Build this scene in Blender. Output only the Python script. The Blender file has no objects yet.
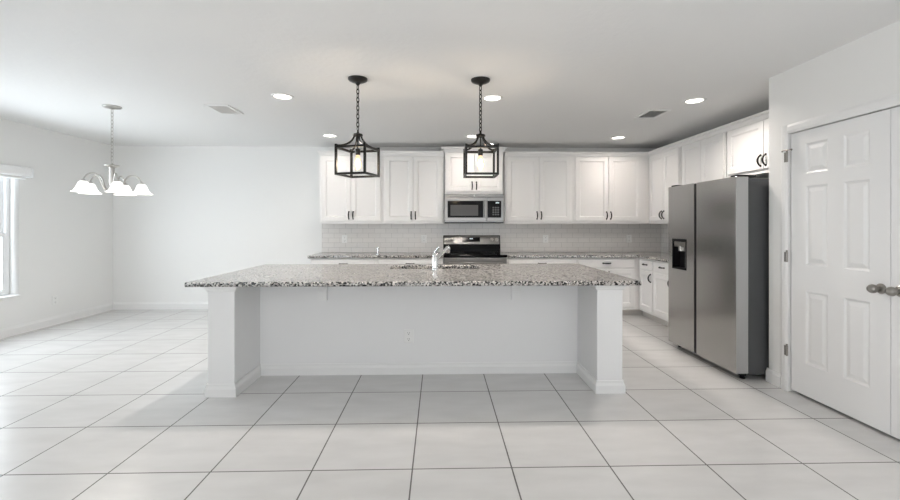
import bpy, bmesh, math, random
from mathutils import Vector, Matrix
random.seed(4)
C = bpy.context.scene
COL = C.collection
PI = math.pi

# ------------------------------------------------------------------ camera
FPX, YAW, CAM_Z = 430.5, 0.0255, 1.33
cd = bpy.data.cameras.new('camera'); cam = bpy.data.objects.new('camera', cd); COL.objects.link(cam)
cam.location = (0, 0, CAM_Z); cam.rotation_euler = (PI / 2, 0, -YAW)
cd.sensor_width = 36; cd.lens = FPX / 900 * 36; cd.shift_y = -25.0 / 900; cd.clip_start = 0.02
C.camera = cam

# ------------------------------------------------------------------ world, window daylight, added rear fill and bounce, exposure
W = bpy.data.worlds.new('sky'); C.world = W; W.use_nodes = True
bg = W.node_tree.nodes['Background']; bg.inputs[0].default_value = (0.93, 0.97, 1.0, 1); bg.inputs[1].default_value = 2.2

def area(name, loc, rot, sx, sy, power, color=(1, 1, 1)):
    l = bpy.data.lights.new(name, 'AREA'); l.shape = 'RECTANGLE'; l.size = sx; l.size_y = sy
    l.energy = power; l.color = color
    o = bpy.data.objects.new(name, l); COL.objects.link(o); o.location = loc; o.rotation_euler = rot
    return o
DAY = (0.95, 0.98, 1.0)
area('daylight_left_window', (-5.42, 4.29, 1.20), (0, -PI / 2, 0), 1.42, 2.1, 142, DAY)
area('rear_fill_light', (0.1, -3.72, 1.1), (PI / 2, 0, 0), 4.8, 2.1, 72, DAY)  # added front fill, set in the unseen rear opening
bounce_sun = bpy.data.lights.new('bounce_sun', 'SUN'); bounce_sun.energy = 36; bounce_sun.angle = math.radians(1.0); bounce_sun.color = (0.98, 0.98, 1.0)  # added so floor bounce behind the camera brightens the ceiling
so_ = bpy.data.objects.new('bounce_sun', bounce_sun); COL.objects.link(so_); so_.rotation_euler = (math.radians(50), 0, math.radians(14))

C.view_settings.view_transform = 'Standard'; C.view_settings.look = 'None'
C.view_settings.gamma = 1.0; C.view_settings.use_curve_mapping = False
C.view_settings.exposure = -0.65
C.cycles.use_denoising = True
C.cycles.max_bounces = 14; C.cycles.diffuse_bounces = 8; C.cycles.glossy_bounces = 6
C.cycles.sample_clamp_indirect = 8

# ------------------------------------------------------------------ materials
def mat(name, color, rough=0.5, metal=0.0, emit=None, estr=0.0, coat=0.0, spec=None, trans=0.0):
    m = bpy.data.materials.new(name); m.use_nodes = True
    b = m.node_tree.nodes['Principled BSDF']
    b.inputs['Base Color'].default_value = (*color, 1); b.inputs['Roughness'].default_value = rough
    b.inputs['Metallic'].default_value = metal; b.inputs['Coat Weight'].default_value = coat
    if spec is not None: b.inputs['Specular IOR Level'].default_value = spec
    if emit: b.inputs['Emission Color'].default_value = (*emit, 1); b.inputs['Emission Strength'].default_value = estr
    if trans: b.inputs['Transmission Weight'].default_value = trans
    return m
def nodes(m): return m.node_tree.nodes, m.node_tree.links, m.node_tree.nodes['Principled BSDF']
def bump(m, scale, strength, dist=0.002, stretch=None):
    n, l, b = nodes(m)
    tc = n.new('ShaderNodeTexCoord'); no = n.new('ShaderNodeTexNoise'); bu = n.new('ShaderNodeBump')
    no.inputs['Scale'].default_value = scale; no.inputs['Detail'].default_value = 3
    bu.inputs['Strength'].default_value = strength; bu.inputs['Distance'].default_value = dist
    if stretch:
        mp = n.new('ShaderNodeMapping'); mp.inputs['Scale'].default_value = stretch
        l.new(tc.outputs['Object'], mp.inputs[0]); l.new(mp.outputs[0], no.inputs['Vector'])
    else: l.new(tc.outputs['Object'], no.inputs['Vector'])
    l.new(no.outputs[0], bu.inputs['Height']); l.new(bu.outputs[0], b.inputs['Normal'])
    return m
M = {}
M['wall'] = bump(mat('wall_paint', (0.80, 0.80, 0.79), 0.75), 90, 0.15)
M['ceiling'] = bump(mat('ceiling_paint', (0.80, 0.80, 0.795), 0.9), 22, 0.35, 0.006)
M['knee'] = bump(mat('island_wall_paint', (0.80, 0.80, 0.80), 0.6), 90, 0.15)
M['trim'] = bump(mat('trim_paint', (0.81, 0.81, 0.805), 0.35), 60, 0.03)
M['cab'] = bump(mat('cabinet_paint', (0.83, 0.82, 0.81), 0.35), 40, 0.02)
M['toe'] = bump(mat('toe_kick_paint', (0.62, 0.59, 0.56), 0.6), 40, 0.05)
M['door'] = bump(mat('door_paint', (0.82, 0.82, 0.82), 0.38), 70, 0.03)
M['black'] = bump(mat('black_metal', (0.010, 0.009, 0.008), 0.32, 0.3), 120, 0.04)
M['handle'] = bump(mat('dark_bronze', (0.016, 0.014, 0.013), 0.4, 0.4), 120, 0.04)
M['chrome'] = bump(mat('chrome', (0.86, 0.87, 0.88), 0.12, 1.0), 50, 0.01)
M['nickel'] = bump(mat('brushed_nickel', (0.48, 0.465, 0.445), 0.32, 1.0), 150, 0.05)
M['satin'] = bump(mat('satin_knob', (0.30, 0.285, 0.265), 0.30, 1.0), 90, 0.03)
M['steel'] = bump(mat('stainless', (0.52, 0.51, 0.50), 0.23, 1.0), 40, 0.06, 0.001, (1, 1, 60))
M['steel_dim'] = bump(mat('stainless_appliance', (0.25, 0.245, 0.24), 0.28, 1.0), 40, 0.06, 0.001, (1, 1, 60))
M['steel_side'] = bump(mat('stainless_edge', (0.50, 0.50, 0.50), 0.42, 0.9), 40, 0.05, 0.001, (1, 1, 40))
M['body'] = bump(mat('fridge_body', (0.075, 0.077, 0.08), 0.45, 0.2), 220, 0.2)
M['glassblack'] = bump(mat('black_glass', (0.003, 0.003, 0.0035), 0.10, 0.0, spec=0.09), 20, 0.01)
M['blackplastic'] = bump(mat('black_plastic', (0.006, 0.006, 0.007), 0.45, spec=0.15), 90, 0.08)
M['mesh'] = bump(mat('oven_window', (0.085, 0.085, 0.087), 0.3, 0.0, spec=0.2), 300, 0.1)
M['plate'] = bump(mat('white_plastic', (0.82, 0.82, 0.81), 0.35), 90, 0.02)
M['slot'] = bump(mat('slot_grey', (0.06, 0.06, 0.06), 0.6), 90, 0.02)
M['vinyl'] = bump(mat('white_vinyl', (0.82, 0.83, 0.84), 0.4), 60, 0.02)
M['fabric'] = bump(mat('white_blind', (0.82, 0.82, 0.82), 0.7), 200, 0.1)
M['digit'] = mat('display_digits', (0.2, 0.25, 0.25), 0.4, emit=(0.85, 0.95, 1.0), estr=1.3)
M['lens'] = mat('can_lens', (0.9, 0.9, 0.88), 0.5, emit=(1.0, 0.93, 0.84), estr=14.0)
M['bulb'] = mat('bulb_glass', (1.0, 0.85, 0.6), 0.2, emit=(1.0, 0.72, 0.40), estr=5.0)
M['filament'] = mat('filament', (1.0, 0.85, 0.6), 0.2, emit=(1.0, 0.80, 0.5), estr=60.0)
M['shade'] = mat('frosted_shade', (0.92, 0.92, 0.90), 0.4, emit=(1.0, 0.98, 0.94), estr=1.6)
M['grille_dark'] = bump(mat('duct_dark', (0.10, 0.10, 0.10), 0.8), 50, 0.05)
M['outside'] = bump(mat('lawn', (0.25, 0.32, 0.18), 0.9), 20, 0.2)

def glass_mat():
    m = bpy.data.materials.new('window_glass'); m.use_nodes = True
    n, l = m.node_tree.nodes, m.node_tree.links
    n.remove(n['Principled BSDF'])
    t = n.new('ShaderNodeBsdfTransparent'); g = n.new('ShaderNodeBsdfGlossy'); x = n.new('ShaderNodeMixShader')
    t.inputs[0].default_value = (0.93, 0.96, 0.98, 1); g.inputs['Roughness'].default_value = 0.02
    x.inputs[0].default_value = 0.06
    l.new(t.outputs[0], x.inputs[1]); l.new(g.outputs[0], x.inputs[2]); l.new(x.outputs[0], n['Material Output'].inputs[0])
    return m
M['glass'] = glass_mat()

T = 0.5429
def floor_mat():
    m = mat('floor_tile', (0.7, 0.7, 0.7), 0.25)
    n, l, b = nodes(m)
    tc = n.new('ShaderNodeTexCoord'); mp = n.new('ShaderNodeMapping'); br = n.new('ShaderNodeTexBrick')
    mp.inputs['Location'].default_value = (-0.398 + 40 * T, -2.893 + 40 * T, 0)
    l.new(tc.outputs['Object'], mp.inputs[0]); l.new(mp.outputs[0], br.inputs['Vector'])
    br.offset = 0.0; br.squash = 1.0
    br.inputs['Scale'].default_value = 1.0; br.inputs['Brick Width'].default_value = T; br.inputs['Row Height'].default_value = T
    br.inputs['Mortar Size'].default_value = 0.0042; br.inputs['Mortar Smooth'].default_value = 0.1
    br.inputs['Color1'].default_value = (0.65, 0.645, 0.638, 1); br.inputs['Color2'].default_value = (0.628, 0.622, 0.614, 1)
    br.inputs['Mortar'].default_value = (0.13, 0.125, 0.12, 1)
    no = n.new('ShaderNodeTexNoise'); no.inputs['Scale'].default_value = 3.0; no.inputs['Detail'].default_value = 6
    m2 = n.new('ShaderNodeMapping'); m2.inputs['Scale'].default_value = (1, 3, 1)
    l.new(tc.outputs['Object'], m2.inputs[0]); l.new(m2.outputs[0], no.inputs['Vector'])
    rp = n.new('ShaderNodeMapRange'); rp.inputs['From Min'].default_value = 0.3; rp.inputs['From Max'].default_value = 0.7
    rp.inputs['To Min'].default_value = 0.95; rp.inputs['To Max'].default_value = 1.04
    l.new(no.outputs[0], rp.inputs[0])
    mx = n.new('ShaderNodeMix'); mx.data_type = 'RGBA'; mx.blend_type = 'MULTIPLY'; mx.inputs[0].default_value = 1
    l.new(br.outputs['Color'], mx.inputs[6]); l.new(rp.outputs[0], mx.inputs[7]); l.new(mx.outputs[2], b.inputs['Base Color'])
    ro = n.new('ShaderNodeMapRange'); ro.inputs['To Min'].default_value = 0.24; ro.inputs['To Max'].default_value = 0.8
    l.new(br.outputs['Fac'], ro.inputs[0]); l.new(ro.outputs[0], b.inputs['Roughness'])
    bu = n.new('ShaderNodeBump'); bu.inputs['Strength'].default_value = 0.3; bu.inputs['Distance'].default_value = 0.002; bu.invert = True
    l.new(br.outputs['Fac'], bu.inputs['Height']); l.new(bu.outputs[0], b.inputs['Normal'])
    return m
M['floor'] = floor_mat()

def subway(axis):
    m = mat('subway_tile_' + axis, (0.8, 0.8, 0.8), 0.16)
    n, l, b = nodes(m)
    tc = n.new('ShaderNodeTexCoord'); sp = n.new('ShaderNodeSeparateXYZ'); cb = n.new('ShaderNodeCombineXYZ'); br = n.new('ShaderNodeTexBrick')
    ad = n.new('ShaderNodeMath'); ad.operation = 'ADD'; ad.inputs[1].default_value = 40 * 0.0765 - 0.895
    l.new(tc.outputs['Object'], sp.inputs[0])
    ax = n.new('ShaderNodeMath'); ax.operation = 'ADD'; ax.inputs[1].default_value = 40.07
    l.new(sp.outputs[axis], ax.inputs[0]); l.new(ax.outputs[0], cb.inputs['X'])
    l.new(sp.outputs['Z'], ad.inputs[0]); l.new(ad.outputs[0], cb.inputs['Y']); l.new(cb.outputs[0], br.inputs['Vector'])
    br.inputs['Scale'].default_value = 1; br.inputs['Brick Width'].default_value = 0.182; br.inputs['Row Height'].default_value = 0.0765
    br.inputs['Mortar Size'].default_value = 0.002; br.inputs['Mortar Smooth'].default_value = 0.2
    br.inputs['Color1'].default_value = (0.77, 0.75, 0.73, 1); br.inputs['Color2'].default_value = (0.745, 0.725, 0.705, 1)
    br.inputs['Mortar'].default_value = (0.50, 0.49, 0.48, 1)
    l.new(br.outputs['Color'], b.inputs['Base Color'])
    bu = n.new('ShaderNodeBump'); bu.inputs['Strength'].default_value = 0.4; bu.inputs['Distance'].default_value = 0.002; bu.invert = True
    l.new(br.outputs['Fac'], bu.inputs['Height']); l.new(bu.outputs[0], b.inputs['Normal'])
    return m
M['subX'] = subway('X'); M['subY'] = subway('Y')

def granite():
    m = mat('granite', (0.5, 0.5, 0.5), 0.13)
    n, l, b = nodes(m)
    tc = n.new('ShaderNodeTexCoord')
    v = n.new('ShaderNodeTexVoronoi'); v.inputs['Scale'].default_value = 92
    no = n.new('ShaderNodeTexNoise'); no.inputs['Scale'].default_value = 40; no.inputs['Detail'].default_value = 4
    mixv = n.new('ShaderNodeVectorMath'); mixv.operation = 'MULTIPLY_ADD'; mixv.inputs[1].default_value = (0.02, 0.02, 0.02)
    l.new(tc.outputs['Object'], no.inputs['Vector']); l.new(no.outputs['Color'], mixv.inputs[0]); l.new(tc.outputs['Object'], mixv.inputs[2])
    l.new(mixv.outputs[0], v.inputs['Vector'])
    sx = n.new('ShaderNodeSeparateColor'); l.new(v.outputs['Color'], sx.inputs[0])
    rp = n.new('ShaderNodeValToRGB'); cr = rp.color_ramp; cr.interpolation = 'CONSTANT'
    cr.elements[0].position = 0.0; cr.elements[0].color = (0.010, 0.010, 0.012, 1)
    cr.elements[1].position = 0.30; cr.elements[1].color = (0.13, 0.125, 0.12, 1)
    for p, c in ((0.42, (0.34, 0.33, 0.315)), (0.56, (0.55, 0.53, 0.505)), (0.70, (0.68, 0.655, 0.625)), (0.90, (0.46, 0.42, 0.39))):
        e = cr.elements.new(p); e.color = (*c, 1)
    l.new(sx.outputs[0], rp.inputs[0]); l.new(rp.outputs[0], b.inputs['Base Color'])
    return m
M['granite'] = granite()

# ------------------------------------------------------------------ mesh helpers
class MB:
    def __init__(s): s.bm = bmesh.new()
    def box(s, x0, x1, y0, y1, z0, z1):
        v = [s.bm.verts.new(p) for p in ((x0,y0,z0),(x1,y0,z0),(x1,y1,z0),(x0,y1,z0),(x0,y0,z1),(x1,y0,z1),(x1,y1,z1),(x0,y1,z1))]
        for f in ((3,2,1,0),(4,5,6,7),(0,1,5,4),(1,2,6,5),(2,3,7,6),(3,0,4,7)): s.bm.faces.new([v[i] for i in f])
        return s
    def prism(s, pts, fn, a, b):
        """pts 2-D outline; fn(u, v, w) -> xyz; extruded from w=a to w=b"""
        A = [s.bm.verts.new(fn(u, v, a)) for u, v in pts]; B = [s.bm.verts.new(fn(u, v, b)) for u, v in pts]
        k = len(pts)
        for i in range(k): s.bm.faces.new((A[i], A[(i+1)%k], B[(i+1)%k], B[i]))
        s.bm.faces.new(A[::-1]); s.bm.faces.new(B)
        return s
    def lathe(s, prof, c=(0,0,0), axis='z', n=28, cap=True, arc=None):
        def P(r, h, t):
            a, b = r*math.cos(t), r*math.sin(t)
            if axis == 'z': return (c[0]+a, c[1]+b, c[2]+h)
            if axis == 'x': return (c[0]+h, c[1]+a, c[2]+b)
            return (c[0]+b, c[1]+h, c[2]+a)
        R = []
        for r, h in prof:
            R.append([s.bm.verts.new(P(max(r, 1e-5), h, 2*PI*i/n)) for i in range(n)])
        for a, b in zip(R, R[1:]):
            for i in range(n): s.bm.faces.new((a[i], a[(i+1)%n], b[(i+1)%n], b[i]))
        if cap: s.bm.faces.new(R[0][::-1]); s.bm.faces.new(R[-1])
        return s
    def tube(s, path, r, n=10, closed=False, cap=True):
        path = [Vector(p) for p in path]; k = len(path)
        rs = r if isinstance(r, (list, tuple)) else [r]*k
        R = []; up = None
        for i, p in enumerate(path):
            if closed: d = path[(i+1)%k] - path[i-1]
            else: d = path[min(i+1, k-1)] - path[max(i-1, 0)]
            d.normalize()
            if up is None:
                up = Vector((0,0,1)) if abs(d.z) < 0.9 else Vector((1,0,0))
            u = (up - d*up.dot(d)).normalized(); w = d.cross(u); up = u
            R.append([s.bm.verts.new(p + (u*math.cos(2*PI*j/n) + w*math.sin(2*PI*j/n))*rs[i]) for j in range(n)])
        pairs = list(zip(R, R[1:])) + ([(R[-1], R[0])] if closed else [])
        for a, b in pairs:
            for j in range(n): s.bm.faces.new((a[j], a[(j+1)%n], b[(j+1)%n], b[j]))
        if cap and not closed: s.bm.faces.new(R[0][::-1]); s.bm.faces.new(R[-1])
        return s
    def bar(s, p0, p1, w):
        """square bar"""
        return s.tube([p0, p1], w*0.7071, n=4)
    def rects(s, loops):
        """nested rectangles (x0,x1,z0,z1,y) joined one to the next, last one filled, first one filled at the back"""
        L = [[s.bm.verts.new(p) for p in ((x0,y,z0),(x1,y,z0),(x1,y,z1),(x0,y,z1))] for x0,x1,z0,z1,y in loops]
        for a, b in zip(L, L[1:]):
            for i in range(4): s.bm.faces.new((a[i], a[(i+1)%4], b[(i+1)%4], b[i]))
        s.bm.faces.new(L[0][::-1]); s.bm.faces.new(L[-1])
        return s
    def ball(s, c, r, n=16, sc=(1,1,1)):
        m = Matrix.Translation(c) @ Matrix.Diagonal((r*sc[0], r*sc[1], r*sc[2], 1))
        bmesh.ops.create_uvsphere(s.bm, u_segments=n, v_segments=n//2+2, radius=1, matrix=m)
        return s

def obj(name, mb, m, parent=None, smooth=False, bevel=0, shift=True):
    bm = mb.bm; bmesh.ops.recalc_face_normals(bm, faces=bm.faces)
    me = bpy.data.meshes.new(name); bm.to_mesh(me); bm.free()
    if smooth:
        me.polygons.foreach_set('use_smooth', [True]*len(me.polygons))
        me.set_sharp_from_angle(angle=math.radians(40))
    return link(name, me, m, parent, bevel)
def link(name, me, m, parent=None, bevel=0):
    me.materials.append(M[m] if isinstance(m, str) else m)
    o = bpy.data.objects.new(name, me); COL.objects.link(o)
    if parent is not None: o.parent = parent
    if bevel:
        b = o.modifiers.new('bevel', 'BEVEL'); b.width = bevel; b.segments = 2; b.limit_method = 'ANGLE'; b.angle_limit = math.radians(50)
    return o
def plate(name, m, outer, holes, z0, z1, mtx=None, parent=None, bevel=0, res=2):
    """flat plate with holes: outlines in XY, filled and extruded z0..z1, then moved by mtx"""
    cu = bpy.data.curves.new(name, 'CURVE'); cu.dimensions = '2D'; cu.fill_mode = 'BOTH'
    cu.extrude = (z1 - z0)/2 - bevel; cu.bevel_depth = bevel; cu.bevel_resolution = res; cu.offset = -bevel
    for pts in [outer] + holes:
        sp = cu.splines.new('POLY'); sp.points.add(len(pts)-1); sp.use_cyclic_u = True
        for p, q in zip(sp.points, pts): p.co = (q[0], q[1], 0, 1)
    t = bpy.data.objects.new('temp', cu); COL.objects.link(t)
    dg = bpy.context.evaluated_depsgraph_get(); me = bpy.data.meshes.new_from_object(t.evaluated_get(dg))
    bpy.data.objects.remove(t); bpy.data.curves.remove(cu)
    me.name = name; me.materials.clear()
    me.transform(Matrix.Translation((0, 0, (z0+z1)/2)))
    if mtx is not None: me.transform(mtx)
    bm = bmesh.new(); bm.from_mesh(me); bmesh.ops.remove_doubles(bm, verts=bm.verts, dist=1e-5)
    bmesh.ops.recalc_face_normals(bm, faces=bm.faces); bm.to_mesh(me); bm.free()
    return link(name, me, m, parent)
def rect(x0, x1, y0, y1): return [(x0,y0),(x1,y0),(x1,y1),(x0,y1)]
def rrect(x0, x1, y0, y1, r, n=6):
    out = []
    for cx, cy, a in ((x1-r,y0+r,-PI/2),(x1-r,y1-r,0),(x0+r,y1-r,PI/2),(x0+r,y0+r,PI)):
        for i in range(n+1):
            t = a + PI/2*i/n; out.append((cx+r*math.cos(t), cy+r*math.sin(t)))
    return out
def tag(o, label, cat, group=None):
    o['label'] = label; o['category'] = cat
    if group: o['group'] = group
    return o
def thing(name, label, cat, loc=(0,0,0), rz=0, group=None):
    o = bpy.data.objects.new(name, None); COL.objects.link(o); o.location = loc; o.rotation_euler = (0,0,rz)
    o.empty_display_size = 0.1
    return tag(o, label, cat, group)
def struct(o, label=None):
    o['kind'] = 'structure'
    if label: o['label'] = label
    return o
# plates that stand: (u, v, w) -> world
YZ = lambda x: Matrix(((0,0,1,x),(1,0,0,0),(0,1,0,0),(0,0,0,1)))       # u->y, v->z, w->x
XZ = lambda y: Matrix(((1,0,0,0),(0,0,-1,y),(0,1,0,0),(0,0,0,1)))      # u->x, v->z, w->-y

# ------------------------------------------------------------------ room shell
LX, BY, RX, PX, FY, CZ = -5.12, 6.90, 3.60, 2.80, -3.5, 2.575
PY = 3.585            # outer corner of the pantry wall
struct(obj('floor', MB().box(LX-0.2, RX+0.2, FY-0.2, BY+0.2, -0.15, 0.0), 'floor'))
VENTS = ((-2.305, 4.69), (2.385, 4.76)); VW, VD, VF = 0.125, 0.185, 0.030
struct(plate('ceiling', 'ceiling', rect(LX-0.2, RX+0.2, FY-0.2, BY+0.2), [rect(x-VW+VF, x+VW-VF, y-VD+VF, y+VD-VF) for x, y in VENTS], CZ, CZ+0.15))
WY0, WY1, WZ0, WZ1 = 3.20, 5.382, 0.46, 1.97     # left window opening
struct(plate('wall_left', 'wall', rect(FY-0.2, BY+0.2, 0, CZ), [rect(WY0, WY1, WZ0, WZ1)], -0.2, 0, YZ(LX)))
struct(obj('wall_back', MB().box(LX, RX+0.2, BY, BY+0.2, 0, CZ), 'wall'))
struct(obj('wall_kitchen', MB().box(RX, RX+0.2, FY, BY, 0, CZ), 'wall'))
struct(obj('wall_right', MB().box(PX, PX+0.12, 3.378, PY, 0, CZ).box(PX, PX+0.12, FY, 1.845, 0, CZ).box(PX, PX+0.12, 1.845, 3.378, 2.062, CZ), 'wall'))
struct(obj('wall_pantry', MB().box(PX+0.12, RX, PY-0.12, PY, 0, CZ), 'wall'))
struct(plate('wall_front', 'wall', rect(LX, RX+0.2, 0, CZ), [rect(-2.4, 2.6, 0.05, 2.15)], 0, 0.2, XZ(FY)))  # opening out of view, added to let the rear fill in
# baseboards with a small stepped top
def bb_prof(h=0.115, t=0.016): return [(0,0),(t,0),(t,h-0.03),(t*0.55,h-0.014),(t*0.4,h),(0,h)]
def bb(name, fn, a, b): return struct(obj(name, MB().prism(bb_prof(), fn, a, b), 'trim'))
bb('baseboard_left', lambda u,v,w: (LX+u, w, v), FY, BY)
bb('baseboard_back', lambda u,v,w: (w, BY-u, v), LX+0.016, -1.84)
bb('baseboard_right', lambda u,v,w: (PX-u, w, v), 3.447, PY+0.016)
bb('baseboard_pantry', lambda u,v,w: (w, PY+u, v), PX, PX+0.10)
# ---- left window
w1 = struct(bpy.data.objects.new('window_1', None), 'white single-hung window in the left wall'); COL.objects.link(w1); w1.location = (LX-0.13, (WY0+WY1)/2, WZ0)
def shifted(mb, o):
    bmesh.ops.translate(mb.bm, verts=mb.bm.verts, vec=-Vector(o.location)); return mb
def ring(y0, y1, z0, z1, t, x0, x1):
    return MB().box(x0,x1,y0,y1,z0,z0+t).box(x0,x1,y0,y1,z1-t,z1).box(x0,x1,y0,y0+t,z0+t,z1-t).box(x0,x1,y1-t,y1,z0+t,z1-t)
obj('window_frame', shifted(ring(WY0+0.002, WY1-0.002, WZ0+0.002, WZ1-0.002, 0.045, LX-0.18, LX-0.11), w1), 'vinyl', w1, bevel=0.004)
midz = 1.21
MY = (WY0+WY1)/2
obj('mullion', shifted(MB().box(LX-0.18, LX-0.11, MY-0.03, MY+0.03, WZ0+0.048, WZ1-0.048), w1), 'vinyl', w1, bevel=0.004)
for ya, yb in ((WY0+0.048, MY-0.031), (MY+0.031, WY1-0.048)):
    for nm, z0, z1, x0 in (('lower_sash', WZ0+0.048, midz+0.02, LX-0.140), ('upper_sash', midz-0.02, WZ1-0.048, LX-0.175)):
        s_ = obj(nm, shifted(ring(ya, yb, z0, z1, 0.045, x0, x0+0.032), w1), 'vinyl', w1, bevel=0.003)
        obj('glass', shifted(MB().box(x0+0.013, x0+0.018, ya+0.046, yb-0.046, z0+0.046, z1-0.046), w1), 'glass', s_)
struct(obj('trim_1', MB().box(LX-0.108, LX+0.022, WY0+0.002, WY1-0.002, WZ0+0.001, WZ0+0.022), 'trim', bevel=0.004), 'white window sill in the left wall')
# unseen glass doors behind the camera, added to fill the room with light
w2 = struct(bpy.data.objects.new('fill_window', None)); COL.objects.link(w2); w2.location = (0.1, FY-0.1, 0.05)
fr = MB()
for x in (-2.398, -0.75, 0.9, 2.538): fr.box(x, x+0.06, FY-0.14, FY-0.06, 0.052, 2.148)
fr.box(-2.338, 2.538, FY-0.139, FY-0.061, 0.052, 0.11).box(-2.338, 2.538, FY-0.139, FY-0.061, 2.09, 2.148)
obj('window_frame', shifted(fr, w2), 'vinyl', w2)
# ---- roller-blind cassette above the window
t = thing('window_blind', 'white blind cassette mounted above the window on the left wall', 'blind', (LX, 4.70, 1.90))
obj('head_box', MB().prism(rrect(0.002, 0.105, 0.018, 0.135, 0.028), lambda u,v,w: (u, w, v), -1.62, 0.735), 'fabric', t, smooth=True)
obj('end_cap', MB().prism(rrect(0.002, 0.110, 0.012, 0.140, 0.03), lambda u,v,w: (u, w, v), 0.736, 0.755), 'vinyl', t, smooth=True)
obj('end_cap', MB().prism(rrect(0.002, 0.110, 0.012, 0.140, 0.03), lambda u,v,w: (u, w, v), -1.64, -1.621), 'vinyl', t, smooth=True)
obj('bottom_rail', MB().box(0.03, 0.07, -1.58, 0.70, -0.012, 0.016), 'fabric', t, bevel=0.005)

# ------------------------------------------------------------------ pantry double doors (facing -x): local x runs towards the camera
CASE = 0.07
tr = MB()
def case_prof(): return [(0,0),(0.012,0),(0.018,0.02),(0.018,0.05),(0.012,CASE),(0,CASE)]
tr.prism(case_prof(), lambda u,v,w: (PX-0.0005-u, 3.374+v, w), 0, 2.06+CASE)
tr.prism(case_prof(), lambda u,v,w: (PX-0.0005-u, 1.849-v, w), 0, 2.06+CASE)
tr.prism(case_prof(), lambda u,v,w: (PX-0.0005-u, w, 2.06+v), 1.849, 3.374)
struct(obj('trim_2', tr, 'trim'), 'white casing around the pantry doors')
def six_panel(w, h, mirror=False):
    mb = MB(); bm = mb.bm
    xs = [0, 0.135, 0.325, 0.445, 0.630, w] if not mirror else [0, w-0.630, w-0.445, w-0.325, w-0.135, w]
    zs = [0, 0.245, 0.805, 1.005, 1.61, 1.705, 1.935, h]
    V = {}
    def P(i, j):
        if (i, j) not in V: V[(i, j)] = bm.verts.new((xs[i], 0, zs[j]))
        return V[(i, j)]
    for i in range(5):
        for j in range(7):
            q = [P(i,j), P(i+1,j), P(i+1,j+1), P(i,j+1)]
            if i in (1, 3) and j in (1, 3, 5):
                x0,x1,z0,z1 = xs[i],xs[i+1],zs[j],zs[j+1]
                for ins, dy in ((0.014, 0.009), (0.022, 0.009), (0.048, 0.002)):
                    r = [bm.verts.new(p) for p in ((x0+ins,dy,z0+ins),(x1-ins,dy,z0+ins),(x1-ins,dy,z1-ins),(x0+ins,dy,z1-ins))]
                    for k in range(4): bm.faces.new((q[k], q[(k+1)%4], r[(k+1)%4], r[k]))
                    q = r
            bm.faces.new(q)
    B = [bm.verts.new(p) for p in ((0,0.035,0),(w,0.035,0),(w,0.035,h),(0,0.035,h))]
    bm.faces.new(B[::-1])
    bot = [P(i,0) for i in range(6)]; top = [P(i,7) for i in range(6)]; l = [P(0,j) for j in range(8)]; r = [P(5,j) for j in range(8)]
    bm.faces.new(bot[::-1]+[B[0],B[1]]); bm.faces.new(top+[B[2],B[3]]); bm.faces.new(l+[B[3],B[0]]); bm.faces.new(r[::-1]+[B[1],B[2]])
    return mb
def knob(parent, x, z, sgn):
    k = obj('door_knob', MB().lathe([(0.012,0),(0.012,-0.022),(0.018,-0.028),(0.026,-0.040),(0.029,-0.052),(0.026,-0.066),(0.019,-0.076),(0.008,-0.082),(0.0,-0.083)], (x,-0.004,z), 'y'), 'satin', parent, smooth=True)
    obj('rose', MB().lathe([(0.033,0),(0.033,-0.005),(0.026,-0.013),(0.012,-0.016)], (x,0,z), 'y'), 'satin', k, smooth=True)
for i, (y0, w, mir) in enumerate(((3.368, 0.756, False), (2.608, 0.756, True))):
    d = struct(obj('door_%d' % (i+1), six_panel(w, 2.035, mir), 'door'))
    d.location = (PX+0.012, y0, 0.02); d.rotation_euler = (0, 0, -PI/2)
    d['label'] = ('white six-panel pantry door hinged beside the fridge', 'white six-panel pantry door at the right edge of the picture')[i]
    knob(d, w-0.055 if i == 0 else 0.055, 0.905, 1)
    for z in (0.305, 1.054, 1.853):
        hx = -0.004 if i == 0 else w+0.004
        h = MB().tube([(hx, -0.032, z-0.040), (hx, -0.032, z+0.040)], 0.0085, n=12).ball((hx,-0.032,z+0.047),0.008,8)
        h.box(*((-0.030, hx) if i == 0 else (hx, w+0.030)), -0.0335, -0.0315, z-0.039, z+0.039)
        hg = obj('hinge', h, 'satin', d, smooth=True)
        if z > 1.8 and i == 0:
            obj('hinge_stop', MB().tube([(hx-0.045,-0.036,z+0.056),(hx+0.04,-0.036,z+0.052)], 0.0045, n=8).ball((hx+0.042,-0.030,z+0.052),0.008,8).ball((hx-0.047,-0.030,z+0.052),0.008,8), 'satin', hg, smooth=True)
    obj('door_catch', MB().box(w-0.14 if i == 0 else 0.06, w-0.06 if i == 0 else 0.14, 0.002, 0.026, 2.0352, 2.0395), 'satin', d)

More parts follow.
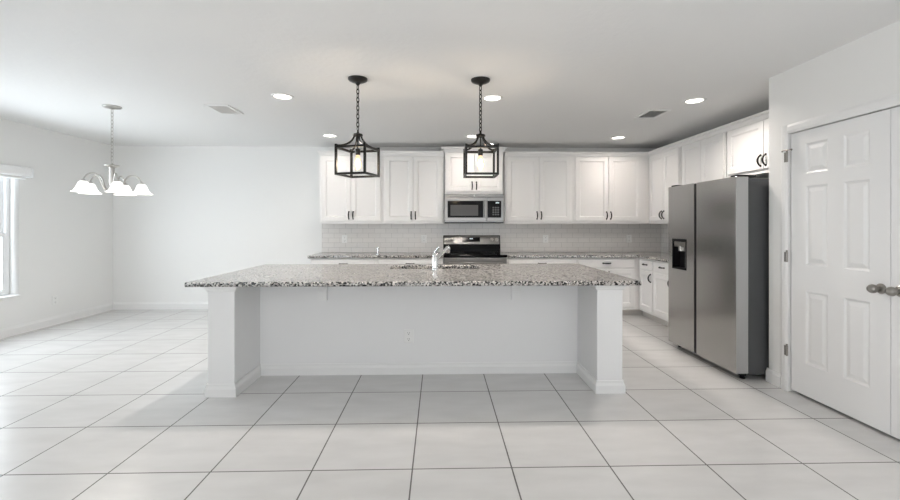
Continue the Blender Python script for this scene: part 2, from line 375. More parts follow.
# ------------------------------------------------------------------ cabinets
def arch_pull(parent, x, z, vertical=True, L=0.105, y=0.0):
    n = 12; pth = []; rad = []
    for i in range(n+1):
        s_ = -1 + 2*i/n
        off = -0.004 - 0.030*(1 - s_*s_)**0.75
        pth.append((x, y+off, z + s_*L/2) if vertical else (x + s_*L/2, y+off, z)); rad.append(0.0068 + 0.0028*(1-s_*s_))
    mb = MB().tube(pth, rad, n=8)
    for s_ in (-1, 1):
        c = (x, y, z + s_*L/2) if vertical else (x + s_*L/2, y, z)
        mb.lathe([(0.0115,-0.0003),(0.0115,-0.005),(0.007,-0.011)], c, 'y', n=12)
    return obj('handle', mb, 'handle', parent, smooth=True)
def shaker(parent, x0, x1, z0, z1, y=0.0, stile=0.062, name='door', t=0.02):
    e = 0.003
    return obj(name, MB().rects([(x0,x1,z0,z1,y), (x0,x1,z0,z1,y-t+e), (x0+e,x1-e,z0+e,z1-e,y-t), (x0+stile,x1-stile,z0+stile,z1-stile,y-t),
        (x0+stile+0.004,x1-stile-0.004,z0+stile+0.004,z1-stile-0.004,y-t+0.004), (x0+stile+0.016,x1-stile-0.016,z0+stile+0.016,z1-stile-0.016,y-t+0.011)]), 'cab', parent)
def slab(parent, x0, x1, z0, z1, y=0.0, t=0.02, name='drawer'):
    e = 0.006
    return obj(name, MB().rects([(x0,x1,z0,z1,y), (x0,x1,z0,z1,y-t+e), (x0+e,x1-e,z0+e,z1-e,y-t)]), 'cab', parent)
def crown(parent, w, d, h, up=0.07, out=0.035, left=True, right=True, x0=0.0):
    xl = x0-(out if left else 0); xr = w+(out if right else 0)
    mb = MB(); bm = mb.bm
    lo = [(x0, -0.004, h-0.004+0.0), (w, -0.004, h-0.004), (w, d, h-0.004), (x0, d, h-0.004)]
    prof = [(0.004, -0.0), (0.008, 0.012), (0.4*out, 0.6*up), (out*0.95, up-0.014), (out, up)]
    R = []
    for o_, z in prof:
        a = x0-(o_ if left else 0); b = w+(o_ if right else 0)
        R.append([bm.verts.new(p) for p in ((a,-0.0005-o_,h+z),(b,-0.0005-o_,h+z),(b,d,h+z),(a,d,h+z))])
    for p, q in zip(R, R[1:]):
        for i in range(4): bm.faces.new((p[i], p[(i+1)%4], q[(i+1)%4], q[i]))
    bm.faces.new(R[0][::-1]); bm.faces.new(R[-1])
    return obj('crown', mb, 'cab', parent)
UG = 'upper cabinets on the kitchen walls'
def upper(label, loc, rz, w, d, h, handles=True, gap=0.001, split=None, margin=0.035, cr=dict(), fill=0.0, handle_dx=0.028):
    """local x along the wall, front at y=0 facing -y, z up from the bottom; fill = blank stile at the right end"""
    t = thing('wall_cabinet', label, 'cabinet', loc, rz, UG)
    obj('body', MB().box(0.0, w-gap, 0.0, d, 0, h), 'cab', t)
    m = margin; wi = w-fill; c = split or wi/2
    for k, (a, b) in enumerate(((m, c-0.004), (c+0.004, wi-m))):
        dr = shaker(t, a, b, 0.04, h-0.012, y=-0.001)
        if handles: arch_pull(dr, (b-handle_dx) if k == 0 else (a+handle_dx), 0.04+0.085, True, y=-0.021)
    crown(t, w-0.001, d, h+0.001, **cr)
    return t
UZ, UH, UD = 1.35, 1.025, 0.379
UY = 6.52
upper('tall white wall cabinet at the left end of the row, behind the left lantern', (-1.795, UY, UZ), 0, 0.948, UD, UH, cr=dict(right=False))
upper('tall white wall cabinet just left of the microwave', (-0.845, UY, UZ), 0, 0.915, UD, UH, cr=dict(left=False, right=False))
upper('short raised white wall cabinet directly above the microwave', (0.085, UY-0.06, 1.795), 0, 0.885, UD+0.06, 0.625, margin=0.02, cr=dict(up=0.075, out=0.055))
upper('tall white wall cabinet just right of the microwave', (0.995, UY, UZ), 0, 1.048, UD, UH, cr=dict(left=False, right=False))
upper('tall white wall cabinet in the back row ending at the right corner', (2.045, UY, UZ), 0, 1.170, UD, UH, cr=dict(left=False, right=False), fill=0.09)
# right-hand wall (facing -x): local x runs from the corner towards the camera
XU = 3.22
upper('white wall cabinet on the right wall next to the corner', (XU, 6.515, UZ), -PI/2, 0.875, UD, UH, cr=dict(left=False, right=False), handle_dx=0.03, gap=0.018)
upper('white wall cabinet on the right wall beyond the fridge, in the middle of three', (XU, 5.638, UZ), -PI/2, 0.903, UD, UH, gap=0.018, cr=dict(left=False, right=False))
upper('short white wall cabinet on the right wall directly above the fridge', (XU, 4.733, 1.845), -PI/2, 1.13, UD, 0.53, cr=dict(left=False, right=False), handle_dx=0.03, gap=0.018)

BG = 'base cabinets under the granite worktops'
BH = 0.856
def base(label, loc, rz, units, d, m=0.03, fill=(0, 0), name='base_cabinet', toe=0.0, toe_start=0.001):
    w = sum(units) + sum(fill)
    t = thing(name, label, 'cabinet', loc, rz, BG)
    obj('body', MB().box(0.001, w-0.001, 0, d, 0.1, BH), 'cab', t)
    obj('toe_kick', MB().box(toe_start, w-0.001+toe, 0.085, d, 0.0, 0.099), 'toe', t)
    x = fill[0]
    for k, u in enumerate(units):
        dr = slab(t, x+m*0.6, x+u-m*0.6, 0.712, 0.838, y=-0.001)
        arch_pull(dr, x+u/2, 0.776, False, y=-0.021)
        if u > 0.75: cells = ((x+m*0.6, x+u/2-0.004, 1), (x+u/2+0.004, x+u-m*0.6, 0))
        else: cells = ((x+m*0.6, x+u-m*0.6, 1),)
        for a, b, s_ in cells:
            do = shaker(t, a, b, 0.135, 0.688, y=-0.001)
            arch_pull(do, b-0.03 if s_ else a+0.03, 0.60, True, y=-0.021)
        x += u
    return t
CY = 6.19      # face frame plane of the back run
base('white base cabinet at the left end of the back counter', (-1.835, CY, 0), 0, (0.945,), 0.705)
base('white base cabinet just left of the stove', (-0.888, CY, 0), 0, (0.948,), 0.705)
base('white base cabinet just right of the stove', (0.980, CY, 0), 0, (1.015,), 0.705)
base('white base cabinet in the back run beside the corner', (1.996, CY, 0), 0, (0.86,), 0.705, fill=(0, 0.054), toe=0.084)
XB = 2.912
base('narrow white base cabinet on the right wall next to the corner', (XB, CY-0.002, 0), -PI/2, (0.40,), 0.68, fill=(0.023, 0.0), toe_start=-0.084)
base('white base cabinet on the right wall beside the fridge', (XB, CY-0.426, 0), -PI/2, (0.51, 0.51), 0.68)

# ------------------------------------------------------------------ worktops
CT0, CT1 = 0.858, 0.895
o = plate('worktop', 'granite', rect(-1.862, 0.062, 6.14, 6.888), [], CT0, CT1, bevel=0.008)
tag(o, 'speckled granite worktop on the back cabinets left of the stove', 'worktop', 'granite worktops along the walls')
o = plate('worktop', 'granite', [(0.978,6.14),(2.872,6.14),(2.872,4.724),(3.588,4.724),(3.588,6.888),(0.978,6.888)], [], CT0, CT1, bevel=0.008)
tag(o, 'L-shaped speckled granite worktop right of the stove, turning to the fridge', 'worktop', 'granite worktops along the walls')
o = obj('backsplash', MB().box(-1.862, 3.588, 6.889, 6.899, 0.897, 1.40), 'subX')
tag(o, 'white subway tile backsplash on the back wall behind the stove', 'backsplash', 'subway tile backsplashes')
o = obj('backsplash', MB().box(3.589, 3.599, 4.73, 6.887, 0.897, 1.348), 'subY')
tag(o, 'white subway tile backsplash on the right wall beside the fridge', 'backsplash', 'subway tile backsplashes')

# ------------------------------------------------------------------ island
IX0, IX1, IF, IB = -1.788, 1.455, 3.376, 4.70
t = thing('kitchen_island', 'long white kitchen island with square end walls under the granite top', 'island', (0, 4.0, 0))
def isl(mb): return shifted(mb, t)
PW = 0.205
KN = 3.85
ITOP = 0.8575
obj('end_wall', isl(MB().box(IX0, IX0+PW, IF, IB, 0, ITOP)), 'knee', t, bevel=0.006)
obj('end_wall', isl(MB().box(IX1-PW, IX1, IF, IB, 0, ITOP)), 'knee', t, bevel=0.006)
obj('knee_wall', isl(MB().box(IX0+PW+0.0005, IX1-PW-0.0005, KN, KN+0.12, 0, ITOP)), 'knee', t)
isb = obj('sink_cabinet', isl(MB().box(IX0+PW+0.001, IX1-PW-0.001, KN+0.121, IB-0.02, 0.1, 0.66)), 'cab', t)
obj('apron', isl(MB().box(IX0+PW+0.001, IX1-PW-0.001, IB-0.018, IB-0.002, 0.661, ITOP)), 'cab', t)
def skirt(h, tk, z):
    mb = MB()
    def seg(pts):
        # a moulding swept round an open polyline; outward side given by turning right of the direction
        prof = [(0.0005,0),(tk,0),(tk,h*0.62),(tk*0.55,h*0.8),(tk*0.45,h),(0.0005,h)]
        k = len(pts); R = []
        for i, p in enumerate(pts):
            p = Vector(p)
            d0 = (Vector(pts[i])-Vector(pts[i-1])).normalized() if i else None
            d1 = (Vector(pts[i+1])-Vector(pts[i])).normalized() if i < k-1 else None
            nn = [Vector((d.y, -d.x)) for d in (d0, d1) if d is not None]
            nv = nn[0] if len(nn) == 1 else (nn[0]+nn[1])/(1+nn[0].dot(nn[1]))
            R.append([mb.bm.verts.new((p.x+nv.x*u, p.y+nv.y*u, z+v)) for u, v in prof])
        for a, b in zip(R, R[1:]):
            m_ = len(prof)
            for j in range(m_): mb.bm.faces.new((a[j], a[(j+1)%m_], b[(j+1)%m_], b[j]))
        mb.bm.faces.new(R[0][::-1]); mb.bm.faces.new(R[-1])
    seg([(IX0, IB), (IX0, IF), (IX0+PW, IF), (IX0+PW, KN), (IX1-PW, KN), (IX1-PW, IF), (IX1, IF), (IX1, IB)])
    return mb
obj('baseboard', isl(skirt(0.10, 0.016, 0.0005)), 'trim', t)
def cap(x0, x1):
    mb = MB(); R = []
    for o_, z in ((0.0005,0.815),(0.010,0.822),(0.014,0.838),(0.026,0.848),(0.028,0.857)):
        R.append([mb.bm.verts.new(p) for p in ((x0-o_,IF-o_,z),(x1+o_,IF-o_,z),(x1+o_,IF+0.12,z),(x0-o_,IF+0.12,z))])
    for p, q in zip(R, R[1:]):
        for i in range(4): mb.bm.faces.new((p[i],p[(i+1)%4],q[(i+1)%4],q[i]))
    mb.bm.faces.new(R[0][::-1]); mb.bm.faces.new(R[-1])
    return mb
obj('capital', isl(cap(IX0, IX0+PW)), 'trim', t)
obj('capital', isl(cap(IX1-PW, IX1)), 'trim', t)
for x in (-1.030, 0.690):
    pr = [(0,-0.03),(0,0.165),(0.20,0.165),(0.20,0.145)]
    for i in range(1, 9):
        a = PI/2*i/9; pr.append((0.03+0.165*(1-math.sin(a)), 0.145-0.115*(1-math.cos(a))))
    pr += [(0.030,0.03),(0.030,-0.03)]
    obj('corbel', isl(MB().prism(pr, lambda u,v,w: (w, KN-0.0005-u, 0.692+v), x-0.04, x+0.04)), 'trim', t)
SX0, SX1, SY0, SY1 = -0.50, 0.415, 4.29, 4.64
o = plate('island_worktop', 'granite', rect(-1.927, 1.576, 3.312, 4.83), [rrect(SX0, SX1, SY0, SY1, 0.06)], CT0, CT1, bevel=0.008)
tag(o, 'long speckled granite top on the kitchen island', 'worktop')
t = thing('kitchen_sink', 'undermount steel sink set in the island top behind the faucet', 'sink', ((SX0+SX1)/2, (SY0+SY1)/2, 0.68))
sx, sy = (SX1-SX0)/2+0.012, (SY1-SY0)/2+0.012
mb = MB(); R = []
for ins, z in ((-0.025,0.1768),(0,0.1768),(0.004,0.03),(0.03,0.004),(0.05,0.002)):
    R.append([mb.bm.verts.new((x, y, z)) for x, y in rrect(-sx+ins, sx-ins, -sy+ins, sy-ins, 0.065)])
for p, q in zip(R, R[1:]):
    for i in range(len(p)): mb.bm.faces.new((p[i],p[(i+1)%len(p)],q[(i+1)%len(p)],q[i]))
mb.bm.faces.new(R[-1])
so = obj('basin', mb, 'steel_side', t, smooth=True)
obj('drain', MB().lathe([(0.045,0.0035),(0.045,0.007),(0.03,0.007),(0.028,0.004),(0.0,0.004)], (0,0,0), cap=False), 'chrome', t, smooth=True)
# faucet: stands in front of the sink and reaches over it
t = thing('faucet', 'chrome single-lever kitchen faucet on the island top', 'faucet', (-0.037, 4.20, CT1))
obj('column', MB().lathe([(0.034,0.0005),(0.034,0.006),(0.030,0.012),(0.029,0.03),(0.029,0.122),(0.027,0.126),(0.027,0.130),(0.030,0.134),(0.028,0.152),(0.016,0.165),(0,0.168)]), 'chrome', t, smooth=True)
sp = obj('spout', MB().tube([(0.004,0.022,0.085),(0.03,0.07,0.112),(0.075,0.14,0.155),(0.118,0.205,0.192)], [0.019,0.018,0.019,0.021], n=16), 'chrome', t, smooth=True)
obj('spray_head', MB().ball((0.125,0.215,0.192),0.028,16,(1,1,1)).tube([(0.125,0.215,0.185),(0.127,0.219,0.150)],[0.024,0.019],n=14), 'chrome', sp, smooth=True)
obj('lever', MB().tube([(0,0,0.165),(0.006,-0.012,0.185),(0.022,-0.03,0.205),(0.045,-0.05,0.222)],[0.012,0.009,0.007,0.0075],n=12), 'chrome', t, smooth=True)

# small chrome spout on the back counter
t = thing('soap_dispenser', 'small chrome dispenser standing on the back counter left of the stove', 'dispenser', (-0.905, 6.42, CT1))
obj('stem', MB().lathe([(0.03,0.0005),(0.03,0.008),(0.014,0.016),(0.013,0.075),(0.02,0.08),(0.02,0.10),(0.012,0.11),(0,0.112)]), 'chrome', t, smooth=True)
obj('nozzle', MB().tube([(0,-0.016,0.09),(0.01,-0.05,0.094),(0.014,-0.065,0.082)],[0.008,0.007,0.006],n=10), 'chrome', t, smooth=True)

# ------------------------------------------------------------------ stove
RX0, RX1, RYF, RYB = 0.068, 0.972, 6.11, 6.885
t = thing('stove', 'freestanding stainless electric stove with black glass top between the base cabinets', 'stove', ((RX0+RX1)/2, (RYF+RYB)/2, 0))
def rg(mb): return shifted(mb, t)
obj('body', rg(MB().box(RX0+0.002, RX1-0.002, RYF+0.05, RYB, 0.03, 0.871)), 'blackplastic', t)
for x in (RX0+0.06, RX1-0.06):
    for y in (RYF+0.12, RYB-0.08): obj('foot', rg(MB().lathe([(0.02,0.0),(0.02,0.029)], (x,y,0))), 'blackplastic', t, smooth=True)
obj('cooktop', rg(MB().box(RX0-0.001, RX1+0.001, RYF, RYB-0.09, 0.872, 0.903)), 'glassblack', t, bevel=0.005)
bk = obj('backguard', rg(MB().prism([(RYB-0.085,0.904),(RYB-0.002,0.904),(RYB-0.002,1.165),(RYB-0.045,1.165),(RYB-0.085,1.02)], lambda u,v,w: (w,u,v), RX0, RX1)), 'blackplastic', t, bevel=0.004)
# stainless control fascia on the sloping upper part
def fas(x, s_, n_):    # point on the sloped face: s_ along the slope 0..1, n_ outwards
    y0, z0, y1, z1 = RYB-0.085, 1.02, RYB-0.045, 1.165
    L = math.hypot(y1-y0, z1-z0); ny, nz = -(z1-z0)/L, (y1-y0)/L
    return (x, y0+(y1-y0)*s_+ny*n_, z0+(z1-z0)*s_+nz*n_)
pf = MB(); 
pf.prism([(RX0+0.014,0.04),(RX1-0.014,0.04),(RX1-0.014,0.90),(RX1-0.2,0.95),((RX0+RX1)/2,0.975),(RX0+0.2,0.95),(RX0+0.014,0.90)], lambda u,v,w: fas(u,v,w), 0.0008, 0.008)
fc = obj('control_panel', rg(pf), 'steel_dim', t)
obj('display', rg(MB().prism(rect(0.368,0.650,0.30,0.78), fas, 0.0084, 0.0105)), 'glassblack', fc)
dg_ = MB()
for k in range(3): dg_.prism(rect(0.486+k*0.018, 0.499+k*0.018, 0.57, 0.68), fas, 0.0107, 0.0112)
obj('clock_digits', rg(dg_), 'digit', fc)
for x in (0.120, 0.200, 0.836, 0.915):
    c = Vector(fas(x, 0.52, 0.0085)); nrm = (Vector(fas(x,0.52,1)) - Vector(fas(x,0.52,0))).normalized()
    obj('knob', rg(MB().tube([c, c+nrm*0.012, c+nrm*0.013, c+nrm*0.034], [0.027,0.027,0.023,0.020], n=20)), 'nickel', fc, smooth=True)
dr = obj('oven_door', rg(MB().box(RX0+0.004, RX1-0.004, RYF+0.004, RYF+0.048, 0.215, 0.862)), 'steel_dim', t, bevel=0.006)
obj('oven_window', rg(MB().box(RX0+0.14, RX1-0.14, RYF+0.0015, RYF+0.0035, 0.34, 0.66)), 'glassblack', dr)
obj('handle', rg(MB().tube([(RX0+0.07,RYF-0.045,0.79),(RX1-0.07,RYF-0.045,0.79)],0.012,n=14).tube([(RX0+0.11,RYF-0.045,0.79),(RX0+0.11,RYF+0.0035,0.79)],0.008).tube([(RX1-0.11,RYF-0.045,0.79),(RX1-0.11,RYF+0.0035,0.79)],0.008)), 'steel_dim', dr, smooth=True)
obj('storage_drawer', rg(MB().box(RX0+0.004, RX1-0.004, RYF+0.006, RYF+0.048, 0.06, 0.205)), 'steel_dim', t, bevel=0.006)
for x, y, r in ((0.29,6.30,0.12),(0.75,6.30,0.095),(0.29,6.62,0.085),(0.75,6.62,0.11)):
    obj('burner_ring', rg(MB().lathe([(r-0.004,0.9032),(r-0.004,0.9036),(r,0.9036),(r,0.9032)], (x,y,0), cap=False, n=40)), 'mesh', t)

# ------------------------------------------------------------------ microwave
MX0, MX1, MYF, MZ0, MZ1 = 0.078, 0.972, 6.43, 1.372, 1.788
t = thing('microwave', 'stainless over-the-range microwave mounted above the stove', 'microwave', ((MX0+MX1)/2, MYF, MZ0))
def mw(mb): return shifted(mb, t)
obj('body', mw(MB().box(MX0+0.004, MX1-0.004, MYF, 6.885, MZ0, MZ1)), 'steel_side', t)
DZ0, DZ1 = MZ0+0.012, MZ1-0.045
SPL = 0.712
obj('vent_strip', mw(MB().box(MX0, MX1, MYF-0.036, MYF-0.0005, MZ1-0.042, MZ1)), 'steel_dim', t, bevel=0.005)
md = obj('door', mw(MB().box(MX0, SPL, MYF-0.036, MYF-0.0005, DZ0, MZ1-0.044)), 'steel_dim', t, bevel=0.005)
wf = obj('window_frame', mw(MB().box(0.128, SPL-0.035, MYF-0.0390, MYF-0.0362, 1.440, 1.690)), 'glassblack', md)
obj('window', mw(MB().box(0.170, 0.582, MYF-0.0402, MYF-0.0392, 1.468, 1.628)), 'mesh', wf)
obj('handle', mw(MB().tube([(SPL-0.045,MYF-0.072,1.440),(SPL-0.045,MYF-0.076,1.56),(SPL-0.045,MYF-0.072,1.690)],0.014,n=14).tube([(SPL-0.045,MYF-0.072,1.46),(SPL-0.045,MYF-0.0395,1.46)],0.009).tube([(SPL-0.045,MYF-0.072,1.67),(SPL-0.045,MYF-0.0395,1.67)],0.009)), 'steel_dim', md, smooth=True)
cp = obj('control_panel', mw(MB().box(SPL+0.002, MX1, MYF-0.036, MYF-0.0005, DZ0, MZ1-0.044)), 'steel_dim', t, bevel=0.005)
kp = obj('keypad', mw(MB().box(SPL+0.012, MX1-0.045, MYF-0.0385, MYF-0.0362, 1.440, 1.690)), 'glassblack', cp)
dg_ = MB()
for k in range(3): dg_.box(0.846+k*0.017, 0.858+k*0.017, MYF-0.0391, MYF-0.0387, 1.652, 1.670)
obj('clock_digits', mw(dg_), 'digit', kp)
bt = MB()
for r in range(4):
    for c in range(3): bt.box(0.795+c*0.036, 0.822+c*0.036, MYF-0.0391, MYF-0.0387, 1.475+r*0.034, 1.498+r*0.034)
obj('buttons', mw(bt), 'body', kp)
obj('emblem', mw(MB().lathe([(0.012,0),(0.012,-0.002),(0.009,-0.003),(0.0,-0.003)], (0.525, MYF-0.0362, 1.766), 'y', n=20)), 'nickel', t, smooth=True)
obj('bottom_grille', mw(MB().box(MX0+0.01, MX1-0.01, MYF-0.02, 6.70, MZ0-0.014, MZ0-0.0005)), 'blackplastic', t)

# ------------------------------------------------------------------ fridge (front faces -x)
FX, FY0, FY1, FZ = 2.535, 3.615, 4.695, 1.745
t = thing('refrigerator', 'tall stainless side-by-side refrigerator with black sides by the pantry wall', 'refrigerator', (3.0, (FY0+FY1)/2, 0))
def fg(mb): return shifted(mb, t)
obj('body', fg(MB().box(FX+0.112, 3.585, FY0+0.006, FY1-0.006, 0.045, FZ-0.012)), 'body', t, bevel=0.006)
obj('base_grille', fg(MB().box(FX+0.06, FX+0.111, FY0+0.03, FY1-0.03, 0.03, 0.052)), 'blackplastic', t)
for y in (FY0+0.06, FY1-0.06):
    obj('foot', fg(MB().lathe([(0.02,0.0),(0.02,0.044)], (3.5, y, 0))), 'blackplastic', t, smooth=True)
    obj('foot', fg(MB().lathe([(0.022,0.0),(0.022,0.012),(0.012,0.016),(0.012,0.046)], (FX+0.10, y, 0))), 'blackplastic', t, smooth=True)
YS = 4.200     # channel between the two doors
DT = 0.105
def fdoor(name, y0, y1, holes):
    o = plate(name, 'steel', rrect(y0, y1, 0.055, FZ, 0.008, 3), holes, 0, DT, YZ(FX), None)
    for v in o.data.vertices: v.co -= t.location
    o.parent = t; return o
R_ = fdoor('fridge_door', FY0, YS-0.022, [])
HY0, HY1, HZ0, HZ1 = 4.350, 4.615, 0.862, 1.184
L_ = fdoor('freezer_door', YS+0.022, FY1, [rect(HY0, HY1, HZ0, HZ1)])
obj('grip_channel', fg(MB().box(FX+0.002, FX+DT, YS-0.0215, YS+0.0215, 0.06, FZ-0.004)), 'blackplastic', t)
obj('edge_trim', fg(MB().box(FX+0.004, FX+DT, FY0-0.004, FY0-0.0005, 0.06, FZ-0.004)), 'steel_side', R_)
for y in (FY0+0.06, FY1-0.06):
    obj('hinge_cover', fg(MB().box(FX+0.02, FX+0.20, y-0.04, y+0.04, FZ+0.0005, FZ+0.018)), 'blackplastic', t, bevel=0.006)
dn = MB().box(FX+0.075, FX+0.08, HY0+0.001, HY1-0.001, HZ0+0.001, HZ1-0.001)
dn.box(FX-0.003, FX+0.075, HY0+0.001, HY0+0.014, HZ0+0.001, HZ1-0.001).box(FX-0.003, FX+0.075, HY1-0.014, HY1-0.001, HZ0+0.001, HZ1-0.001)
dn.box(FX-0.003, FX+0.075, HY0+0.0141, HY1-0.0141, HZ0+0.001, HZ0+0.016).box(FX-0.003, FX+0.075, HY0+0.0141, HY1-0.0141, HZ1-0.03, HZ1-0.001)
dp = obj('dispenser', fg(dn), 'blackplastic', L_)
obj('control_pod', fg(MB().box(FX+0.002, FX+0.07, HY0+0.03, HY1-0.03, HZ1-0.085, HZ1-0.031).lathe([(0.045,-0.04),(0.045,0.02),(0.03,0.03)], (FX+0.04,(HY0+HY1)/2,HZ1-0.09), 'z', n=20)), 'satin', dp, smooth=True, bevel=0.004)
obj('paddle', fg(MB().box(FX+0.030, FX+0.040, HY0+0.035, HY0+0.075, HZ0+0.02, HZ1-0.09)), 'steel_side', dp)

# ------------------------------------------------------------------ lantern pendants
PG = 'black lantern pendants over the island'
def chain_mb(z0, z1, link=0.046, r=0.0034, w=0.0115):
    mb = MB(); n = max(2, round((z1-z0)/(link*0.80))); st = (z1-z0)/n; h = st*0.62
    for k in range(n):
        zc = z0+st*(k+0.5); pts = []
        for i in range(16):
            a = 2*PI*i/16; u = w*math.cos(a); v = h*math.sin(a)
            v = math.copysign(abs(v)**0.8*h**0.2, v)
            pts.append((u, 0, zc+v) if k % 2 else (0, u, zc+v))
        mb.tube(pts, r, n=6, closed=True)
    return mb
def lantern(label, x, y, rz):
    t = thing('pendant_lantern', label, 'pendant light', (x, y, CZ), rz, PG)
    obj('canopy', MB().lathe([(0.082,-0.0005),(0.082,-0.010),(0.076,-0.020),(0.050,-0.032),(0.022,-0.040),(0.010,-0.060),(0.0,-0.061)], n=36), 'black', t, smooth=True)
    z_cap = 2.095-CZ; zt = 1.985-CZ; zb = 1.755-CZ; a = 0.131; b = 0.0175
    obj('chain', chain_mb(z_cap+0.035, -0.058, r=0.0040), 'black', t, smooth=True).rotation_euler = (0, 0, PI/4-rz)
    obj('cap', MB().lathe([(0.004,0.045),(0.008,0.038),(0.012,0.012),(0.038,0.008),(0.042,0.002),(0.042,-0.008),(0.030,-0.014),(0.010,-0.018)][::-1], (0,0,z_cap)), 'black', t, smooth=True)
    cg = MB()
    for sx in (-1, 1):
        for sy in (-1, 1): cg.box(sx*a-b/2, sx*a+b/2, sy*a-b/2, sy*a+b/2, zb-b/2, zt+b)
    for z in (zt-b*0.5, zb):
        for s_ in (-1, 1):
            cg.box(-a+b/2, a-b/2, s_*a-b*0.45, s_*a+b*0.45, z-b/2, z+b/2).box(s_*a-b*0.45, s_*a+b*0.45, -a+b/2, a-b/2, z-b/2, z+b/2)
    obj('cage', cg, 'black', t)
    for sx in (-1, 1):
        for sy in (-1, 1):
            pts = []
            for i in range(11):
                u = i/10; rr = 0.022 + (a-0.022)*(u**1.35); zz = z_cap-0.012 + (zt+b*0.3-(z_cap-0.012))*(1-(1-u)**2.1)
                pts.append((sx*rr, sy*rr, zz))
            obj('scroll_arm', MB().tube(pts, 0.0085, n=8), 'black', t, smooth=True)
    sk = obj('socket', MB().tube([(0,0,z_cap-0.016),(0,0,zt-0.008)],0.006).lathe([(0.012,0.0),(0.021,-0.006),(0.021,-0.050),(0.016,-0.056)][::-1], (0,0,zt-0.005)), 'black', t, smooth=True)
    z0 = zt-0.062
    obj('bulb', MB().lathe([(0.013,0.0),(0.015,-0.012),(0.026,-0.045),(0.031,-0.075),(0.028,-0.102),(0.014,-0.122),(0.0,-0.127)][::-1], (0,0,z0), n=24), 'bulbglass', t, smooth=True)
    fl = MB()
    for k in range(6):
        a_ = 2*PI*k/6; c_, s_ = math.cos(a_), math.sin(a_)
        fl.tube([(0.006*c_,0.006*s_,z0-0.03),(0.013*c_,0.013*s_,z0-0.062),(0.008*c_,0.008*s_,z0-0.095)], 0.0022, n=6)
    obj('filament', fl, 'filament', t)
    l = bpy.data.lights.new('bulb_glow', 'POINT'); l.energy = 18; l.color = (1.0, 0.86, 0.70); l.shadow_soft_size = 0.035
    lo = bpy.data.objects.new('bulb_glow', l); COL.objects.link(lo); lo.parent = t; lo.location = (0,0,z0-0.065)
def bulb_mat():
    m = bpy.data.materials.new('bulb_glass'); m.use_nodes = True
    n, l = m.node_tree.nodes, m.node_tree.links
    n.remove(n['Principled BSDF'])
    tr_ = n.new('ShaderNodeBsdfTransparent'); tr_.inputs[0].default_value = (1, 0.93, 0.82, 1)
    em = n.new('ShaderNodeEmission'); em.inputs[0].default_value = (1.0, 0.74, 0.42, 1); em.inputs[1].default_value = 2.6
    gl = n.new('ShaderNodeBsdfGlossy'); gl.inputs['Roughness'].default_value = 0.05
    a = n.new('ShaderNodeMixShader'); a.inputs[0].default_value = 0.45
    b = n.new('ShaderNodeMixShader'); b.inputs[0].default_value = 0.06
    l.new(tr_.outputs[0], a.inputs[1]); l.new(em.outputs[0], a.inputs[2]); l.new(a.outputs[0], b.inputs[1]); l.new(gl.outputs[0], b.inputs[2])
    l.new(b.outputs[0], n['Material Output'].inputs[0])
    return m
M['bulbglass'] = bulb_mat()
lantern('left black lantern pendant, turned so a corner faces forward', -0.690, 3.677, math.radians(-17))
lantern('right black lantern pendant, hung square in front of the microwave', 0.355, 3.677, math.radians(0))

# ------------------------------------------------------------------ dining chandelier
t = thing('chandelier', 'brushed nickel five-arm chandelier with white bell shades at the left', 'chandelier', (-3.432, 4.61, CZ))
obj('canopy', MB().lathe([(0.0,-0.034),(0.012,-0.032),(0.03,-0.024),(0.075,-0.016),(0.085,-0.008),(0.085,-0.0005)], n=32), 'nickel', t, smooth=True)
zd = 1.955-CZ
obj('chain', chain_mb(zd+0.02, -0.032), 'nickel', t, smooth=True).rotation_euler = (0, 0, PI/4+0.6)
obj('column', MB().lathe([(0.0,-0.28),(0.012,-0.275),(0.022,-0.26),(0.024,-0.235),(0.016,-0.22),(0.020,-0.205),(0.026,-0.19),(0.024,-0.03),(0.028,-0.022),(0.066,-0.006),(0.068,0.0),(0.03,0.006),(0.012,0.016),(0.004,0.024)], (0,0,zd)), 'nickel', t, smooth=True)
for k in range(5):
    a_ = math.radians(28+72*k); c_, s_ = math.cos(a_), math.sin(a_)
    pts = []
    for r, z in ((0.020,1.715),(0.045,1.695),(0.070,1.70),(0.092,1.75),(0.112,1.815),(0.145,1.855),(0.185,1.862),(0.222,1.842),(0.247,1.805),(0.255,1.783)):
        pts.append((r*c_, r*s_, z-CZ))
    # smooth the arm
    for _ in range(2):
        q = [pts[0]]
        for p0, p1 in zip(pts, pts[1:]):
            q += [tuple(p0[i]*0.75+p1[i]*0.25 for i in range(3)), tuple(p0[i]*0.25+p1[i]*0.75 for i in range(3))]
        pts = q + [pts[-1]]
    ar = obj('arm', MB().tube(pts, 0.0075, n=8), 'nickel', t, smooth=True)
    cx, cy = 0.255*c_, 0.255*s_
    obj('shade_holder', MB().lathe([(0.034,-0.032),(0.034,-0.022),(0.022,-0.006),(0.012,0.006),(0.0,0.008)], (cx,cy,1.783-CZ)), 'nickel', ar, smooth=True)
    prof = [(0.029,0.0),(0.040,-0.010),(0.050,-0.034),(0.060,-0.064),(0.078,-0.090),(0.100,-0.106)]
    sh = obj('lamp_shade', MB().lathe(prof + [(r-0.004, z+0.001) for r, z in prof[::-1]], (cx,cy,1.768-CZ), cap=False, n=28), 'shade', ar, smooth=True)
    obj('bulb', MB().ball((cx,cy,1.705-CZ),0.024,14), 'shadebulb' if 'shadebulb' in M else 'lens', sh, smooth=True)
    l = bpy.data.lights.new('shade_glow', 'POINT'); l.energy = 3.0; l.color = (1.0, 0.93, 0.84); l.shadow_soft_size = 0.05
    lo = bpy.data.objects.new('shade_glow', l); COL.objects.link(lo); lo.parent = t; lo.location = (cx, cy, 1.645-CZ)

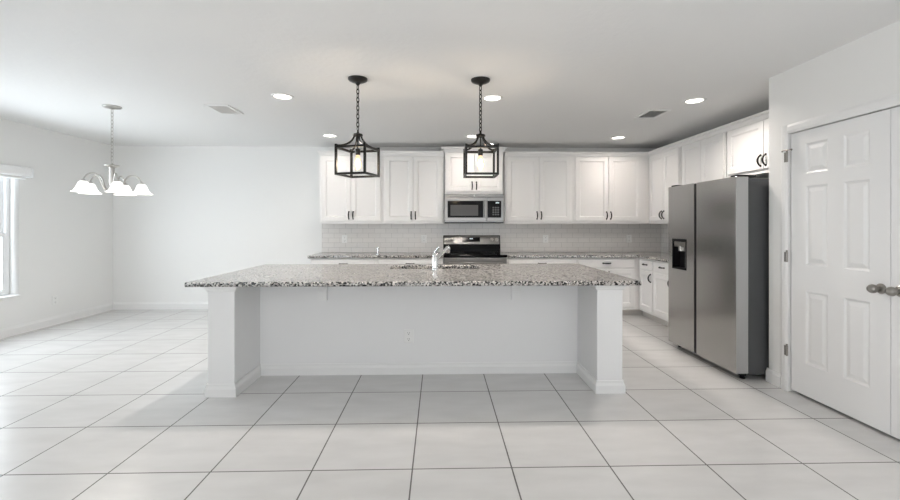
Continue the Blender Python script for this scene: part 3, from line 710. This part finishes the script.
# ------------------------------------------------------------------ recessed ceiling lights
def can(label, x, y, power):
    t = thing('recessed_light', label, 'ceiling light', (x, y, CZ), 0, 'recessed lights in the kitchen ceiling')
    obj('trim_ring', MB().lathe([(0.078,-0.0008),(0.104,-0.0008),(0.104,-0.004),(0.098,-0.008),(0.082,-0.009),(0.078,-0.004)], cap=False, n=40), 'trim', t, smooth=True)
    obj('lens', MB().lathe([(0.0,-0.0055),(0.05,-0.005),(0.0775,-0.002),(0.0775,-0.0008)], cap=False, n=40), 'lens', t, smooth=True)
    l = bpy.data.lights.new('can_glow', 'AREA'); l.shape = 'DISK'; l.size = 0.14; l.energy = power; l.color = (1.0, 0.92, 0.85) if y < 5 else (1.0, 0.89, 0.80); l.spread = math.radians(150)
    lo = bpy.data.objects.new('can_glow', l); COL.objects.link(lo); lo.parent = t; lo.location = (0,0,-0.014)
can('recessed light in the near row, left of the left lantern', -1.511, 4.20, 22)
can('recessed light in the far row at the left, beside the left lantern chain', -1.516, 6.02, 6)
can('recessed light in the near row, right of the right lantern chain', 0.522, 4.20, 23)
can('recessed light in the far row above the microwave, behind the right lantern', 0.475, 6.02, 8)
can('recessed light in the near row, nearest the pantry', 2.554, 4.24, 27)
can('recessed light in the far row near the right corner', 2.546, 6.06, 8)

# ------------------------------------------------------------------ ceiling vents
def vent(label, x, y):
    t = thing('ceiling_vent', label, 'vent', (x, y, CZ), 0, 'white ceiling air vents')
    w, d, f = VW, VD, VF
    fr = MB(); z0, z1 = -0.010, -0.0006; f2 = f+0.001
    fr.box(-w,w,-d,-d+f2,z0,z1).box(-w,w,d-f2,d,z0,z1).box(-w,-w+f2,-d+f2,d-f2,z0,z1).box(w-f2,w,-d+f2,d-f2,z0,z1)
    obj('frame', fr, 'trim', t, bevel=0.003)
    dk = MB(); e = f+0.002; a, b = w-e, d-e; q = 0.004
    dk.box(-a,a,-b,b,0.10,0.104).box(-a,-a+q,-b,b,0.001,0.0999).box(a-q,a,-b,b,0.001,0.0999).box(-a+q,a-q,-b,-b+q,0.001,0.0999).box(-a+q,a-q,b-q,b,0.001,0.0999)
    obj('duct', dk, 'grille_dark', t)
    n = 8
    for k in range(n):
        xc = -a+q+(2*(a-q))*(k+0.5)/n
        obj('slat', MB().prism([(xc-0.011,-0.009),(xc-0.010,-0.010),(xc+0.010,0.008),(xc+0.009,0.009)], lambda u,v,w_: (u,w_,v), -b+q+0.001, b-q-0.001), 'trim', t)
vent('white ceiling vent at the left, between the chandelier and recessed light', *VENTS[0])
vent('ceiling vent at the right with dark louvres, near the fridge', *VENTS[1])

# ------------------------------------------------------------------ outlets
def outlet(label, loc, rz, group='white wall outlets', w=0.086, h=0.122):
    t = thing('wall_outlet', label, 'outlet', loc, rz, group)
    pl = obj('cover_plate', MB().rects([(-w/2,w/2,-h/2,h/2,-0.0006),(-w/2,w/2,-h/2,h/2,-0.004),(-w/2+0.004,w/2-0.004,-h/2+0.004,h/2-0.004,-0.0065)]), 'plate', t)
    for s_ in (-1, 1):
        zc = s_*0.027
        so = obj('socket', MB().prism(rrect(-0.020,0.020,zc-0.018,zc+0.018,0.012), lambda u,v,w_: (u,w_,v), -0.0066, -0.009), 'plate', t)
        obj('slots', MB().box(-0.009,-0.0065,-0.0098,-0.0092,zc-0.002,zc+0.009).box(0.0065,0.009,-0.0098,-0.0092,zc-0.002,zc+0.009).lathe([(0.0035,-0.0092),(0.0035,-0.0098)],(0,0,zc-0.010),'y',n=10), 'slot', so)
    return t
outlet('white outlet on the front panel of the island', (-0.270, KN, 0.340), 0)
outlet('white outlet low on the left wall under the chandelier', (LX, 5.87, 0.33), PI/2)
outlet('white outlet on the backsplash at its left end', (-1.50, 6.889, 1.108), 0)
outlet('white outlet on the backsplash just left of the stove', (-0.243, 6.889, 1.108), 0)
outlet('white outlet on the backsplash just right of the stove', (1.715, 6.889, 1.108), 0)
outlet('white outlet on the backsplash near the right corner', (3.07, 6.889, 1.108), 0)
